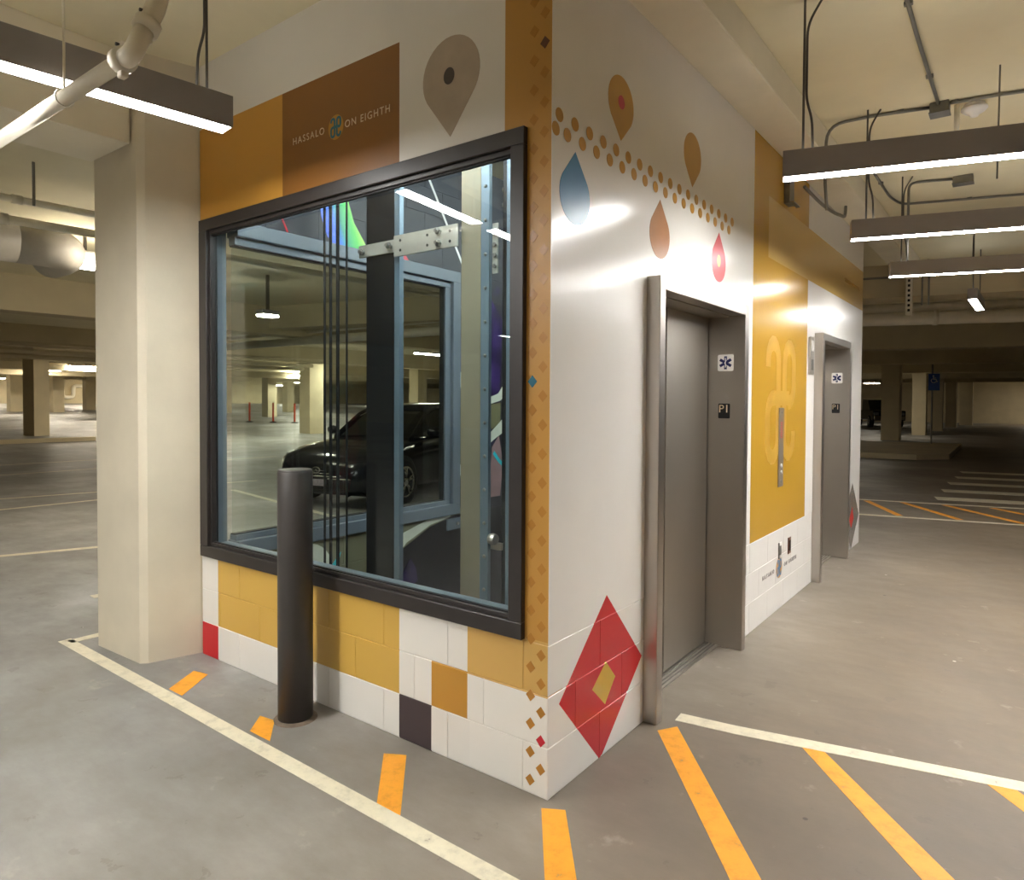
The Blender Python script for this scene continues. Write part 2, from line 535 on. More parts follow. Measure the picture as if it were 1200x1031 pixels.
# wall_front: body around the window opening, blocks below the sill
WX0, WX1, WZ0, WZ1 = -2.54, -.115, .612, 2.64
bm = bmesh.new()
box(bm, -2.56, -.003, .003, .11, -.02, WZ0)
box(bm, -2.56, WX0, 0, .11, WZ0, WZ1)
box(bm, WX1, -.002, 0, .11, WZ0, WZ1)
box(bm, -2.56, -.002, 0, .11, WZ1, 3.57)
wall_front = struct('wall_front', bm, M_front)
blocks(wall_front, 'front', .003, -2.56, -.002, 0, 3, M_front)
# wall_right with two door openings
D1 = (.87, 2.10); D2 = (4.16, 5.31); DZ = 2.14
bm = bmesh.new()
cuts = [.11, D1[0], D1[1], D2[0], D2[1], 6.26]
for a, b in ((cuts[0], cuts[1]), (cuts[2], cuts[3]), (cuts[4], cuts[5])):
    box(bm, -.2, 0, a, b, .61, 3.4); box(bm, -.2, -.003, a, b, -.02, .61)
for d in (D1, D2): box(bm, -.2, 0, d[0], d[1], DZ, 3.4)
box(bm, -.002, 0, 0, .11, .61, 3.57)
wall_right = struct('wall_right', bm, M_right)
blocks(wall_right, 'right', -.003, -.0009, 6.26, 0, 3, M_right, holes=((.833, 2.14, 0, 2.2), (4.12, 5.344, 0, 2.2)), jv=.0007)
new('shaft_side_face', B(-.23, -.2, .11, 6.06, 2.17, 3.57), M_shaft, wall_right)
new('shaft_side_face', B(-.23, -.2, 2.2, 4.0, -1, 2.17), M_shaft, wall_right)
# wall_left (inner mural wall) with opening for window_2; its joints show as blocks
bm = bmesh.new()
box(bm, -2.56, -2.363, .11, 6.26, -1.2, .61); box(bm, -2.56, -2.363, 2.15, 6.26, .61, 2.64)
box(bm, -2.56, -2.363, .0115, 6.26, 2.64, 3.57)
wall_left = struct('wall_left', bm, M_shaft)
blocks(wall_left, 'right', -2.363, .11, 4.6, -.406, 19, M_shaft, holes=((-.1, 2.15, .61, 2.63),))
struct('wall_back', B(-2.372, -.2, 6.06, 6.26, -1.2, 3.57), M_shaft)
bm = bmesh.new(); box(bm, -2.56, 0, 0, 6.26, -1.4, -1.2)
struct('floor_pit', bm, M_shaftdark)
struct('trim_1', B(-2.56, -2.462, .0005, .109, .62, 2.63), M_iframe)       # steel corner post between the two windows

# window_1: dark frame, stops, glass
win1 = struct('window_1')
FW = .068
for n, a in (('frame_head', (WX0, WX1, WZ1-FW, WZ1)), ('frame_sill', (WX0, WX1, WZ0, WZ0+FW)),
             ('frame_jamb', (WX0, WX0+FW+.015, WZ0+FW, WZ1-FW)), ('frame_jamb', (WX1-FW, WX1, WZ0+FW, WZ1-FW))):
    new(n, B(a[0], a[1], -.024, .05, a[2], a[3], bev=.003), M_dark, win1)
IX0, IX1, IZ0, IZ1 = WX0+FW+.015, WX1-FW, WZ0+FW, WZ1-FW
for a in ((IX0, IX1, IZ1-.022, IZ1), (IX0, IX1, IZ0, IZ0+.02), (IX0, IX0+.014, IZ0, IZ1), (IX1-.008, IX1, IZ0, IZ1)):
    new('glazing_stop', B(a[0], a[1], -.004, .028, a[2], a[3], bev=.002), M_dark, win1)
for a in ((IX0+.01, IX1, IZ1-.03, IZ1-.02), (IX0+.01, IX1, IZ0+.018, IZ0+.026)):
    new('gasket', B(a[0], a[1], .006, .022, a[2], a[3]), M_gasket, win1)
new('inner_sill', B(IX0, IX1, .05, .112, IZ0-.01, IZ0+.012, bev=.003), M_iframe, win1)
new('pane', B(IX0+.004, IX1-.003, .029, .036, IZ0+.003, IZ1-.003), M_glass, win1)
# window_2: grey-blue frame on the shaft side
win2 = struct('window_2')
XF = -2.34
for n, a in (('frame_head', (.112, 2.15, 2.55, 2.64)), ('frame_sill', (.112, 2.15, .61, .70)), ('frame_jamb', (2.06, 2.15, .70, 2.55))):
    new(n, B(-2.46, XF, a[0], a[1], a[2], a[3], bev=.004), M_iframe, win2)
for a in ((.112, 2.06, 2.50, 2.55), (.112, 2.06, .70, .735), (1.99, 2.06, .735, 2.50)):
    new('glazing_stop', B(-2.44, XF-.03, a[0], a[1], a[2], a[3], bev=.003), M_iframe, win2)
for a in ((.112, 2.06, .735, .742), (1.983, 1.99, .742, 2.49), (.112, 2.06, 2.493, 2.5)):
    new('gasket', B(-2.43, XF-.045, a[0], a[1], a[2], a[3]), M_gasket, win2)
new('pane', B(-2.412, -2.405, .112, 1.995, .737, 2.498), M_glass, win2)

# ---- graphics on the window wall
knot(wall_front, -1.282, 2.912, .085, FRONT, M_teal, .0012, .0016, wf=.15)
decal('logo_disc', circle(-1.282, 2.912, .058, .061), FRONT, M_dot, wall_front, .0012)
text('lettering', 'HASSALO', .05, pl_front(-1.5, 2.914), M_letter, wall_front, 1.32)
text('lettering', 'ON EIGHTH', .05, pl_front(-1.052, 2.907), M_letter, wall_front, 1.25)
decal('painted_pin', drop(-.522, 2.955, .163, -.262), FRONT, M_taupe, wall_front)
decal('painted_pin_center', circle(-.53, 2.953, .031, .036), FRONT, M_charc, wall_front, .0022)
zz = 3.17; i = 0
DS = .0232
while zz > .0:
    for cx, off in ((-.0345, 0), (-.0845, -.0565)):
        z = zz+off
        if z < .03: continue
        mt = M_dia
        if cx > -.05 and abs(z-2.99) < .05: mt = M_brown
        if cx > -.05 and abs(z-.267) < .05: mt = M_red
        if cx < -.05 and abs(z-1.655) < .05: mt = M_teal
        w_, h_ = (.0225, .0245)
        decal('painted_diamond', [(cx, z+h_), (cx-w_, z), (cx, z-h_), (cx+w_, z)], FRONT, mt, wall_front, .001)
    zz -= .1133
# ---- graphics on the elevator wall
for cy, cz, top, mt, tip in ((.555, 2.895, 0, M_must, -.166), (1.375, 2.9, 0, M_must, -.17)):
    decal('painted_pin', drop(cy, cz, .119, tip*1.0), RIGHT, mt, wall_right)
decal('painted_pin_center', circle(.555, 2.899, .03, .03), RIGHT, M_red, wall_right, .002)
for cy, mt in ((.17, M_blue), (.97, M_copper), (1.787, M_red)):
    decal('painted_drop', drop(cy, 2.392, .116, .175), RIGHT, mt, wall_right)
decal('painted_drop_center', circle(1.787, 2.4, .028, .036), RIGHT, M_must, wall_right, .002)
for i in range(18):
    decal('painted_dot', circle(.051+i*.1152, 2.676, .0275, .0275, 14), RIGHT, M_dot, wall_right)
for i in range(18):
    decal('painted_dot', circle(-.002+.0275+i*.1145 if i == 0 else -.006+i*.1152, 2.616, .0275, .0275, 14), RIGHT, M_dot, wall_right)
knot(wall_right, 3.13, 1.58, .8, RIGHT, M_wmark, .0003, .0006, name='watermark_monogram', wf=.14)
decal('logo_disc', circle(3.137, .315, .075, .08), RIGHT, M_dot, wall_right, .0012)
knot(wall_right, 3.137, .315, .11, RIGHT, M_blue, .0012, .0018, wf=.15)
text('lettering', 'HASSALO', .046, pl_right(2.86, .312), M_grprint, wall_right, 1.65)
text('lettering', 'ON EIGHTH', .046, pl_right(3.44, .312), M_grprint, wall_right, 1.55)
text('lettering', 'HASSALO ON EIGHTH', .06, pl_right(5.68, 2.80), M_dot, wall_right, 1.3)

# ---- mural strokes inside the shaft
h = .0
decal('painted_arch', [(.42, .30)]+[(p[0], p[1]) for p in circle(.62, .36, .22, .24, 16, PI, 0)]+[(.84, .36), (.98, .1), (.9, .05)], MURAL, M_cream, wall_left, .002, h)
decal('painted_arch_core', circle(.6, .36, .09, .14, 16), MURAL, M_olive, wall_left, .004, h)
decal('painted_cove', [(1.3, -.4), (1.36, .2), (1.5, .42), (1.8, .545), (2.1, .6), (3.4, .62), (3.4, -.4)], MURAL, M_ink, wall_left, .002, h)
ribbon_pts = [(1.32, .2), (1.4, .38), (1.52, .5), (1.8, .585), (2.05, .602)]
new('painted_edge', ribbon(bmesh.new(), ribbon_pts, [.02, .06, .09, .05, .01], MURAL, h, h+.0016), M_cream, wall_left)
def nebula():
    k = NT('violet_print'); n = k.noise(4.2, 5)
    k.col(k.ramp(n, [(.35, lin(30, 20, 52)), (.62, lin(60, 42, 96)), (.85, lin(110, 84, 150))])); k.rough(.4)
    return k.m
M_violet = nebula()
decal('painted_nebula', [(1.46, .1), (1.55, .09), (1.66, .14), (1.64, .24), (1.58, .33), (1.52, .26), (1.46, .2)], MURAL, M_violet, wall_left, .002, h+.003)
decal('painted_nebula', [(2.5, 1.6), (2.7, 1.55), (2.74, 2.3), (2.55, 2.5)], MURAL, M_violet, wall_left, .002, h)
decal('painted_splash', circle(1.52, .04, .05, .03, 10), MURAL, M_cyan, wall_left, .003, h+.003)
decal('painted_splash', [(.80, .40), (.9, .5), (.86, .36)], MURAL, M_cyan, wall_left, .003, h+.003)
decal('painted_bulge', [(2.17, .9), (2.3, 1.02), (2.42, 1.2), (2.55, 1.3), (2.72, 1.35), (2.72, 1.55), (2.5, 1.52), (2.3, 1.6), (2.17, 1.7)], MURAL, M_olive, wall_left, .002, h)
new('painted_edge', ribbon(bmesh.new(), [(2.16, 1.8), (2.26, 1.6), (2.45, 1.54), (2.7, 1.6), (2.8, 1.68)], [.1, .09, .06, .07, .1], MURAL, h, h+.003), M_cream, wall_left)
new('painted_edge', ribbon(bmesh.new(), [(2.16, .95), (2.3, 1.02), (2.42, 1.14), (2.6, 1.25), (2.8, 1.36)], [.13, .1, .07, .08, .12], MURAL, h, h+.003), M_cream, wall_left)
decal('painted_rock', [(2.55, .7), (2.72, .7), (2.76, 1.0), (2.7, 1.25), (2.6, 1.15)], MURAL, M_rose, wall_left, .002, h)
new('painted_edge', ribbon(bmesh.new(), [(2.62, 1.1), (2.7, 1.02), (2.76, .98), (2.95, .78), (3.05, .7)], .035, MURAL, h+.003, h+.005), M_cyan, wall_left)
def rainbow():
    k = NT('rainbow_print'); _, x = k.pos()
    d = k.math('ADD', x[1], k.math('MULTIPLY', x[2], .4))
    mr = k.n('ShaderNodeMapRange'); k.l(d, mr.inputs[0]); mr.inputs[1].default_value = 1.88; mr.inputs[2].default_value = 2.22
    k.col(k.ramp(mr.outputs[0], [(0, lin(40, 90, 220)), (.22, lin(50, 110, 235)), (.42, lin(30, 150, 120)), (.7, lin(70, 200, 70)), (1, lin(190, 230, 90))]))
    k.rough(.35)
    return k.m
decal('painted_swoosh', [(.72, 2.92), (.74, 2.8), (.79, 2.68), (.86, 2.62), (1.2, 2.6), (1.13, 2.68), (1.02, 2.82), (.96, 2.98), (.93, 3.1), (.72, 3.1)], MURAL, rainbow(), wall_left, .002, h)
decal('painted_triangle', [(1.345, 2.645), (1.56, 2.645), (1.4, 2.79)], MURAL, M_red, wall_left, .002, h)
new('painted_line', ribbon(bmesh.new(), [(1.72, 3.42), (2.2, 2.70)], .022, MURAL, h, h+.002), M_white, wall_left)
new('painted_line', ribbon(bmesh.new(), [(.425, 2.74), (.475, 2.645)], .012, MURAL, h, h+.002), M_red, wall_left)
# strokes on the opposite inner face, seen as reflections in window_2
for poly, mt in (([(.3, 2.3), (.42, 2.9), (.6, 3.2), (.7, 2.8), (.55, 2.35)], M_cyan), ([(.9, 2.6), (1.0, 2.9), (1.05, 2.7), (.97, 2.45)], M_red),
                 ([(1.5, 2.6), (1.6, 3.0), (1.72, 2.7)], M_cyan), ([(2.1, 2.5), (2.2, 2.95), (2.3, 2.6)], M_red)):
    decal('painted_stroke', poly, lambda a, b, hh: (-.23-hh, a, b), mt, wall_right, .002)
for poly, mt in (([(2.5, .4), (2.7, 1.0), (2.9, 1.5), (3.0, 1.1), (2.8, .5)], M_red), ([(3.2, .6), (3.4, 1.9), (3.5, 1.8), (3.4, .7)], M_blue), ([(2.4, 1.5), (2.8, 1.9), (2.9, 1.7)], M_cyan)):
    decal('painted_stroke', poly, lambda a, b, hh: (-.23-hh, a, b), mt, wall_right, .002)

# ------------------------------------------------------------------ elevator doors
E_ = .071
def star(parent, y, x, z, s):
    """six-armed emergency star with a staff, on a face looking towards -Y"""
    pl = lambda a, b, hh: (x+a, y-hh, z+b)
    bm = bmesh.new()
    for k in range(3):
        a = k*PI/3+PI/2; d = Vector((math.cos(a), math.sin(a))); n = Vector((-d.y, d.x))
        L, W = s*.5, s*.105
        prism(bm, [-d*L-n*W, d*L-n*W, d*L+n*W, -d*L+n*W], pl, .003+k*.0002, .0045+k*.0002)
    st = new('emergency_star', bm, M_navy, parent)
    bm = bmesh.new()
    ribbon(bm, [(0, -.38*s), (0, .4*s)], .05*s, pl, .005, .0058)
    ribbon(bm, [(.07*s*math.sin(t*1.1), -.3*s+.6*s*t/9) for t in range(10)], .05*s, pl, .005, .0058)
    new('staff_and_snake', bm, M_white, parent)
def elevator(nm, y0, y1):
    d = struct(nm)
    g = .07
    o = new('frame_jamb', B(-.2, E_, y0, y0+g*.9, 0, 2.168, bev=.003), M_steel, d)
    new('frame_jamb', B(-.2, E_, y1-g*.9, y1, 0, 2.168, bev=.003), M_steel, d)
    new('frame_head', B(-.2, E_-.002, y0+g*.9, y1-g*.9, 2.105, 2.168, bev=.003), M_steel, d)
    ya, yb = y0+g*.9, y1-g*.9
    new('threshold', B(-.08, 0, ya, yb, -.05, 0), M_floor, d)
    new('door_panel', B(-.225, -.18, ya-.02, ya+(yb-ya)*.5-.002, .012, 2.12), M_steeld, d)
    new('door_panel', B(-.21, -.165, ya+(yb-ya)*.5-.05, yb-.012, .012, 2.12), M_steeld, d)
    new('door_gap', B(-.222, -.2, yb-.014, yb, .012, 2.12), M_black, d)
    new('head_soffit', B(-.2, -.02, ya, yb, 2.10, 2.106), M_steeld, d)
    sill = new('door_sill', B(-.24, -.08, ya, yb, -.02, .006), M_steel, d)
    bm = bmesh.new()
    for k in range(3): box(bm, -.15+k*.022, -.143+k*.022, ya, yb, .006, .009)
    new('sill_groove', bm, M_galv, sill)
    xm = -.053
    pl = lambda a, b, hh: (xm+a, yb-hh, 1.813+b)
    def rr(w_, h_, r): return [(sx*(w_-r)+r*math.cos(t), sy*(h_-r)+r*math.sin(t)) for sx, sy, t0 in ((1, 1, 0), (-1, 1, 90), (-1, -1, 180), (1, -1, 270)) for t in (math.radians(t0+q*30) for q in range(4))]
    sg = new('emergency_sign', prism(bmesh.new(), rr(.05, .052, .01), pl, 0, .003), M_white, d)
    star(sg, yb, xm, 1.813, .082)
    pl = lambda a, b, hh: (xm-.006+a, yb-hh, 1.508+b)
    lp = new('level_plate', prism(bmesh.new(), rr(.037, .047, .006), pl, 0, .004), M_black, d)
    text('lettering', 'P1', .07, Matrix.Translation((xm-.006, yb-.0048, 1.52)) @ Matrix.Rotation(PI/2, 4, 'X'), M_letter, lp, 1.0)
    return d
elevator('door_1', .833, 2.14)
elevator('door_2', 4.12, 5.344)

M_station = paint('station_steel', (138, 126, 108), .4, .3)
# call station, key plates, hall lantern
t = thing('elevator_call_panel', 'tall slim steel call station with two buttons on the yellow panel between the elevators', 'call panel', (0, 3.127, .93))
new('face_plate', B(.0005, .006, 3.065, 3.19, .93, 1.525, bev=.002), M_station, t)
for z in (1.09, 1.04): new('call_button', lathe(bmesh.new(), [(.014, 0), (.014, .006), (.011, .008)], (.006, 3.127, z), 'x', 16), M_white, t)
new('keyhole', lathe(bmesh.new(), [(.01, 0), (.01, .004)], (.006, 3.127, .97), 'x', 12), M_galv, t)
new('keyhole', lathe(bmesh.new(), [(.008, 0), (.008, .004)], (.006, 3.127, 1.49), 'x', 12), M_galv, t)
bm = bmesh.new()
for k in range(9): box(bm, .006, .0068, 3.1+.004*(k % 3), 3.155-.005*(k % 2), 1.41-k*.014, 1.417-k*.014)
lt = new('fire_notice', bm, M_red, t); lt['label'] = 'red printed notice'
t = thing('key_switch_plate', 'small chrome key plate above the round logo low on the white wall', 'wall plate', (0, 3.14, .4))
new('plate', B(.0005, .005, 3.105, 3.18, .385, .505, bev=.002), M_white, t)
new('frame_rim', B(.0005, .009, 3.105, 3.116, .385, .505), M_galv, t); new('switch', B(.005, .009, 3.125, 3.16, .41, .48), M_galv, t)
t = thing('outlet_plate', 'small dark brown plate right of the chrome key plate, low on the white wall', 'wall plate', (0, 3.4, .37))
new('plate', B(.0005, .006, 3.365, 3.44, .375, .505, bev=.002), M_brown, t); new('socket', B(.006, .01, 3.385, 3.42, .4, .48), M_shaftdark, t)
t = thing('hall_lantern', 'narrow steel arrival lantern beside the second elevator door frame', 'indicator', (0, 3.95, 1.8))
new('housing', B(.0005, .02, 3.905, 4.02, 1.80, 2.12, bev=.003), M_steel, t)
new('lens', B(.02, .023, 3.93, 3.995, 2.0, 2.09), M_white, t); new('lens', B(.02, .023, 3.93, 3.995, 1.84, 1.93), M_galv, t)

# ------------------------------------------------------------------ beams and columns
struct('ceiling_beam', B(0.001, .27, -.001, 9.0, 3.37, 3.57, bev=.006), M_beam)
struct('ceiling_beam', B(-3.25, -2.73, -9, -.33, 3.05, 3.57, bev=.01), M_beam)
struct('ceiling_beam', B(-3.25, -2.565, .035, 8.5, 3.12, 3.57, bev=.01), M_beam)
for x in (-11.8, -20.3, -28.8, -37.3, -45.8, -54.3): struct('ceiling_beam', B(x-.25, x+.25, -14, 64, 2.98, 3.57), M_far)
ang = math.radians(13)
def rotbox(x0, x1, y0, y1, z0, z1, cx, cy, a, **k):
    bm = B(x0, x1, y0, y1, z0, z1, **k)
    bmesh.ops.transform(bm, matrix=Matrix.Translation((cx, cy, 0)) @ Matrix.Rotation(a, 4, 'Z'), verts=bm.verts[:])
    return bm
for yy, zb in ((9.4, 3.1), (17.5, 2.9), (25, 2.9), (33, 2.9), (41, 2.9), (49, 2.9)):
    struct('ceiling_beam', rotbox(-14, 14, -.3, .3, zb, 3.57, 0, yy, ang), M_far)
# near column beside the window wall
bm = bmesh.new()
prof = [(-3.205, -.333), (-2.69, -.315), (-2.655, -.28), (-2.575, -.001), (-2.575, .03), (-3.235, .03), (-3.235, -.30)]
prism(bm, prof, lambda a, b, hh: (a, b, hh), 0, 3.57)
tag(new('concrete_column', bm, M_col), 'large white painted square column left of the window wall', 'column')
def column(x, y, label, group, wd=.65, a=0., top=3.57):
    z0 = flz(x)
    o = new('concrete_column', rotbox(-wd/2, wd/2, -wd/2, wd/2, z0-.02, top, x, y, a, bev=.02), M_far)
    tag(o, label, 'column', group)
gl = 'columns of the left parking hall'
column(-27.66, 7.4, 'dark thick column standing alone in the dim left hall', gl, .58, .3)
column(-51, 13.9, 'brightly lit slim column left of the dark one, at the left edge', gl, .7)
column(-49.56, 15.8, 'lit far column just right of the dark one in the left hall', gl)
column(-53.3, 19.2, 'lit far column next to the big white column', gl)
gw = 'columns seen through the window'
column(-23.45, 16.4, 'half lit column seen through the window behind the car bonnet', gw, .72)
column(-38.35, 24.2, 'lit column seen through the window left of the bollard top', gw, .68)
column(-46, 31, 'pale column seen through the window between two nearer columns', gw)
column(-45.2, 25.1, 'lit column at the left edge of the window view', gw)
column(-24, 23.5, 'column seen through the window directly behind the hoist cables', gw, .65)
gr = 'columns of the dark right hall'
column(-3.05, 30.6, 'nearest light column of the dark right hall, beside the truck', gr, .68)
column(-2.71, 37.1, 'second light column of the dark right hall', gr, .6)
column(-2.52, 43.5, 'third column of the dark right hall behind the accessible parking sign', gr, .55)
column(-2.41, 51.1, 'fourth column of the dark right hall, dim', gr, .6)
column(-1.95, 57.7, 'farthest column of the dark right hall beside the lit wall', gr, .8)

# ------------------------------------------------------------------ pendant lights
def pendant(x0, y0, z, dx, dy, label, L=2.44, wd=.1, hh=.128, group='linear pendant lights', rods=True, cord=True):
    """linear fixture whose near end sits at x0,y0, running along dx,dy"""
    t = thing('pendant_light', label, 'ceiling light', (x0, y0, z), group)
    a = math.atan2(dy, dx); R = Matrix.Translation((x0, y0, z)) @ Matrix.Rotation(a, 4, 'Z')
    def put(n, bm, mt):
        bmesh.ops.transform(bm, matrix=R, verts=bm.verts[:]); return new(n, bm, mt, t)
    bm = bmesh.new()                                    # extruded body open below
    box(bm, 0, L, 0, .008, 0, hh); box(bm, 0, L, wd-.008, wd, 0, hh); box(bm, 0, L, .008, wd-.008, hh-.01, hh)
    put('housing', bm, M_fix)
    put('end_cap', B(-.003, .002, 0, wd, 0.002, hh), M_fix); put('end_cap', B(L-.002, L+.003, 0, wd, .002, hh), M_fix)
    put('up_fill_glow', B(.02, L-.02, .02, wd-.02, hh-.004, hh+.003), M_glowup)  # added upward glow that lifts the ceiling and upper walls
    put('diffuser', B(.004, L-.004, .009, wd-.009, .001, .02), M_glow)
    if rods:
        for xx in (.09, L-.09):
            put('hanger_rod', T([(xx, wd/2, hh-.002), (xx, wd/2, 3.571-z)], .006, 8), M_rod)
        if cord: put('power_cord', T(rounded([(.135, wd/2, hh-.002), (.13, wd/2+.006, hh+.16), (.103, wd/2+.01, hh+.26), (.103, wd/2+.01, 3.45-z), (.17, wd/2+.012, 3.568-z)], .08), .006, 8), M_rod)
    return t
d = Vector((.943, .27)).normalized()
pendant(.482, 1.358, 2.69, d.x, d.y, 'nearest of the three grey linear lights right of the elevator wall')
pendant(.497, 2.966, 2.69, d.x, d.y, 'middle one of the three grey linear lights right of the elevator wall')
pendant(.491, 4.68, 2.69, d.x, d.y, 'farthest of the three grey linear lights right of the elevator wall')
a = Vector((-.115, -.842)).normalized()
pendant(-1.499, -.473, 2.78, a.x, a.y, 'grey linear light at top left, crossed by the white sprinkler pipe', L=3.66, wd=.112, hh=.138)
pendant(1.0, 7.49, 2.79, .02, 1, 'short grey light hanging end-on beyond the three linear lights', L=1.2, wd=.1, cord=True)
gb = 'added fill lights out of view'  # extra lights added out of view to brighten walls and bounce
spots = ('behind the viewpoint on the left', 'at the far right beside the three linear lights', 'behind the viewpoint on the right', 'straight behind the viewpoint',
         'far behind the viewpoint on the right', 'far behind the viewpoint on the left', 'farthest behind the viewpoint')
for sp, (x, y, dx, dy) in zip(spots, ((-3.2, -4.6, a.x, a.y), (4.8, 2.55, d.x, d.y), (2.6, -3.6, a.x, a.y), (-.5, -5.0, a.x, a.y), (4.8, -5.5, a.x, a.y), (-6.2, -7.5, a.x, a.y), (1.5, -8.5, a.x, a.y))):
    pendant(x, y, 2.75, dx, dy, 'added linear fill light out of view, ' + sp, group=gb)

def far_lamp(x, y, z, label, group, L=1.2, rotz=0., lens=None):
    t = thing('ceiling_lamp', label, 'ceiling light', (x, y, z), group)
    R = Matrix.Translation((x, y, z)) @ Matrix.Rotation(rotz, 4, 'Z')
    for n, bm, mt in (('housing', B(-L/2, L/2, -.1, .1, .03, .1), M_fix), ('lens', B(-L/2+.01, L/2-.01, -.09, .09, 0, .03), lens or (M_glowdim if 'right' in group else M_glowfar)), ('stem', B(-.02, .02, -.02, .02, .1, 3.571-z), M_rod)):
        bmesh.ops.transform(bm, matrix=R, verts=bm.verts[:]); new(n, bm, mt, t)
g1 = 'lit lamps of the far left hall'
for x, y, lb in ((-44.5, 13.4, 'lamp above the dark column'), (-37, 12.7, 'nearest lamp, right of the dark column'), (-54.3, 18.5, 'lamp over the S-shaped drain pipe'),
              (-58, 10, 'lamp left of the dark column'), (-48, 8, 'lamp at the left edge of the photo'), (-62, 22, 'farthest lamp before the lit end wall'), (-66, 17, 'added end wall lamp left of the S-shaped drain pipe'), (-66, 27, 'added end wall lamp right of the S-shaped drain pipe'),
              (-66, 35, 'added end wall lamp at the left of the window view'), (-66, 44, 'added end wall lamp beside the half lit column'), (-58, 52, 'added end wall lamp behind the car roof')):  # the end wall lamps are added to brighten the far wall
    far_lamp(x, y, 3.2, 'lit %s in the far left hall' % lb, g1, 1.6, PI/2)
g2 = 'lit lamps seen through the window'
for x, y, lb in ((-21.9, 11.6, 'nearest lamp at the left edge of the window view'), (-28.3, 19.3, 'lamp left of the half lit column in the window view'), (-36.7, 25.5, 'lower lamp left of the half lit column in the window view'),
              (-22.1, 17.7, 'lamp right of the half lit column in the window view'), (-42, 30, 'small lamp between the far columns in the window view'), (-50, 27, 'small lamp over the left far column in the window view'),
              (-30, 28, 'lamp above the car roof in the window view'), (-52, 36, 'farthest lamp in the window view'), (-15, 15, 'lamp seen right of the dark steel column in the window view'), (-8.3, 4.25, 'small lamp high in the left part of the window view')):
    far_lamp(x, y, 2.9 if x > -9 else 3.15, 'lit ' + lb, g2, 1.4 if x < -9 else .3, PI/2)
far_lamp(-6.2, 1.5, 3.15, 'added fill lamp hidden behind the big white column beside the window wall', g2, .9, PI/2, M_glowdim)  # added out of view to light the front of the car
far_lamp(-5.6, 8.6, 3.15, 'added unseen fill lamp behind the elevator core, over the rear of the parked car', g2, 1.6, PI/2, M_glowdim)  # added out of view, lights the car from its rear side
g3 = 'lit lamps of the far right hall'
for x, y, lb in ((-4.5, 33.4, 'upper lamp above the pickup truck'), (-7.5, 53.5, 'lower lamp just above the pickup truck'), (2.5, 60.5, 'lamp before the lit end wall'), (8, 60, 'lamp at the far right edge')):
    far_lamp(x, y, 3.0, 'small lit %s in the dark right hall' % lb, g3, 1.0)

# flood lamp by the duct
t = thing('flood_lamp', 'bright white lamp at the end of the grey duct', 'lamp', (-7.7, 1.36, 3.2))
new('lens', B(-7.85, -7.6, 1.22, 1.5, 3.16, 3.24, bev=.02), glow('flood_lens', (1, .9, .72), 40), t)
new('housing', B(-7.82, -7.63, 1.25, 1.47, 3.24, 3.36, bev=.02), M_white, t)
new('stem', T([(-7.72, 1.36, 3.36), (-7.72, 1.36, 3.57)], .02), M_rod, t)

# shaft lamp above the window head inside
t = thing('shaft_lamp', 'strip lamp inside the shaft above the window', 'lamp', (-1.2, .2, 3.2))
new('housing', B(-2.1, -.4, .13, .2, 3.22, 3.3), M_fix, t); new('lens', B(-2.08, -.42, .135, .195, 3.2, 3.22), M_glowshaft, t)
new('stem', B(-1.26, -1.22, .15, .18, 3.3, 3.571), M_rod, t)
t = thing('shaft_lamp', 'added unseen strip lamp high on the inner side of the elevator wall inside the shaft', 'lamp', (-.27, 2.5, 3.4))  # second strip added out of sight so the shaft lights evenly
new('housing', B(-.30, -.23, .6, 4.6, 3.42, 3.5), M_fix, t); new('lens', B(-.335, -.3, .62, 4.58, 3.425, 3.495), M_glowshaft, t)

# ------------------------------------------------------------------ shaft steelwork
t = thing('steel_column', 'dark steel column standing in the shaft behind the window', 'steel column', (-1.85, .8, -1.2))
new('web', B(-1.953, -1.716, .80, .83, -1.2, 3.57), M_shaftdark, t)
new('flange', B(-1.714, -1.668, .80, .835, -1.2, 3.57), M_shaftblue, t)
new('flange', B(-1.975, -1.954, .80, .835, -1.2, 3.57), M_shaftdark, t)
t = thing('steel_column', 'tan primed steel column with a riveted blue grey side, in the shaft', 'steel column', (-1.1, .8, -1.2))
new('face', B(-1.157, -1.012, .80, .83, -1.2, 3.57), M_shafttan, t)
sd = new('side', B(-1.010, -.952, .80, .825, -1.2, 3.57), M_shaftblue, t)
for k in range(15):
    z = .3+k*.19
    new('rivet', lathe(bmesh.new(), [(.011, 0), (.009, -.006), (.004, -.009)], (-.978, .8, z), 'y', 10), M_galv, sd)
t = thing('bracket_plate', 'long perforated steel plate bolted across the two shaft columns', 'bracket', (-1.6, .79, 2.5))
new('plate', B(-2.03, -1.67, .782, .798, 2.49, 2.568, bev=.002), M_plate, t)
new('plate', B(-1.69, -1.162, .770, .781, 2.455, 2.585, bev=.002), M_plate, t)
for x, z in ((-1.98, 2.52), (-1.73, 2.53), (-1.31, 2.56), (-1.31, 2.49)):
    new('bolt', lathe(bmesh.new(), [(.022, 0), (.022, -.012), (.012, -.014), (.012, -.03)], (x, .77, z), 'y', 6), M_galv, t)
for x, z in ((-1.63, 2.55), (-1.63, 2.49), (-1.4, 2.55), (-1.4, 2.49), (-1.22, 2.55), (-1.22, 2.49)):
    new('hole', lathe(bmesh.new(), [(.009, 0), (.009, -.002)], (x, .7695, z), 'y', 10), M_black, t)
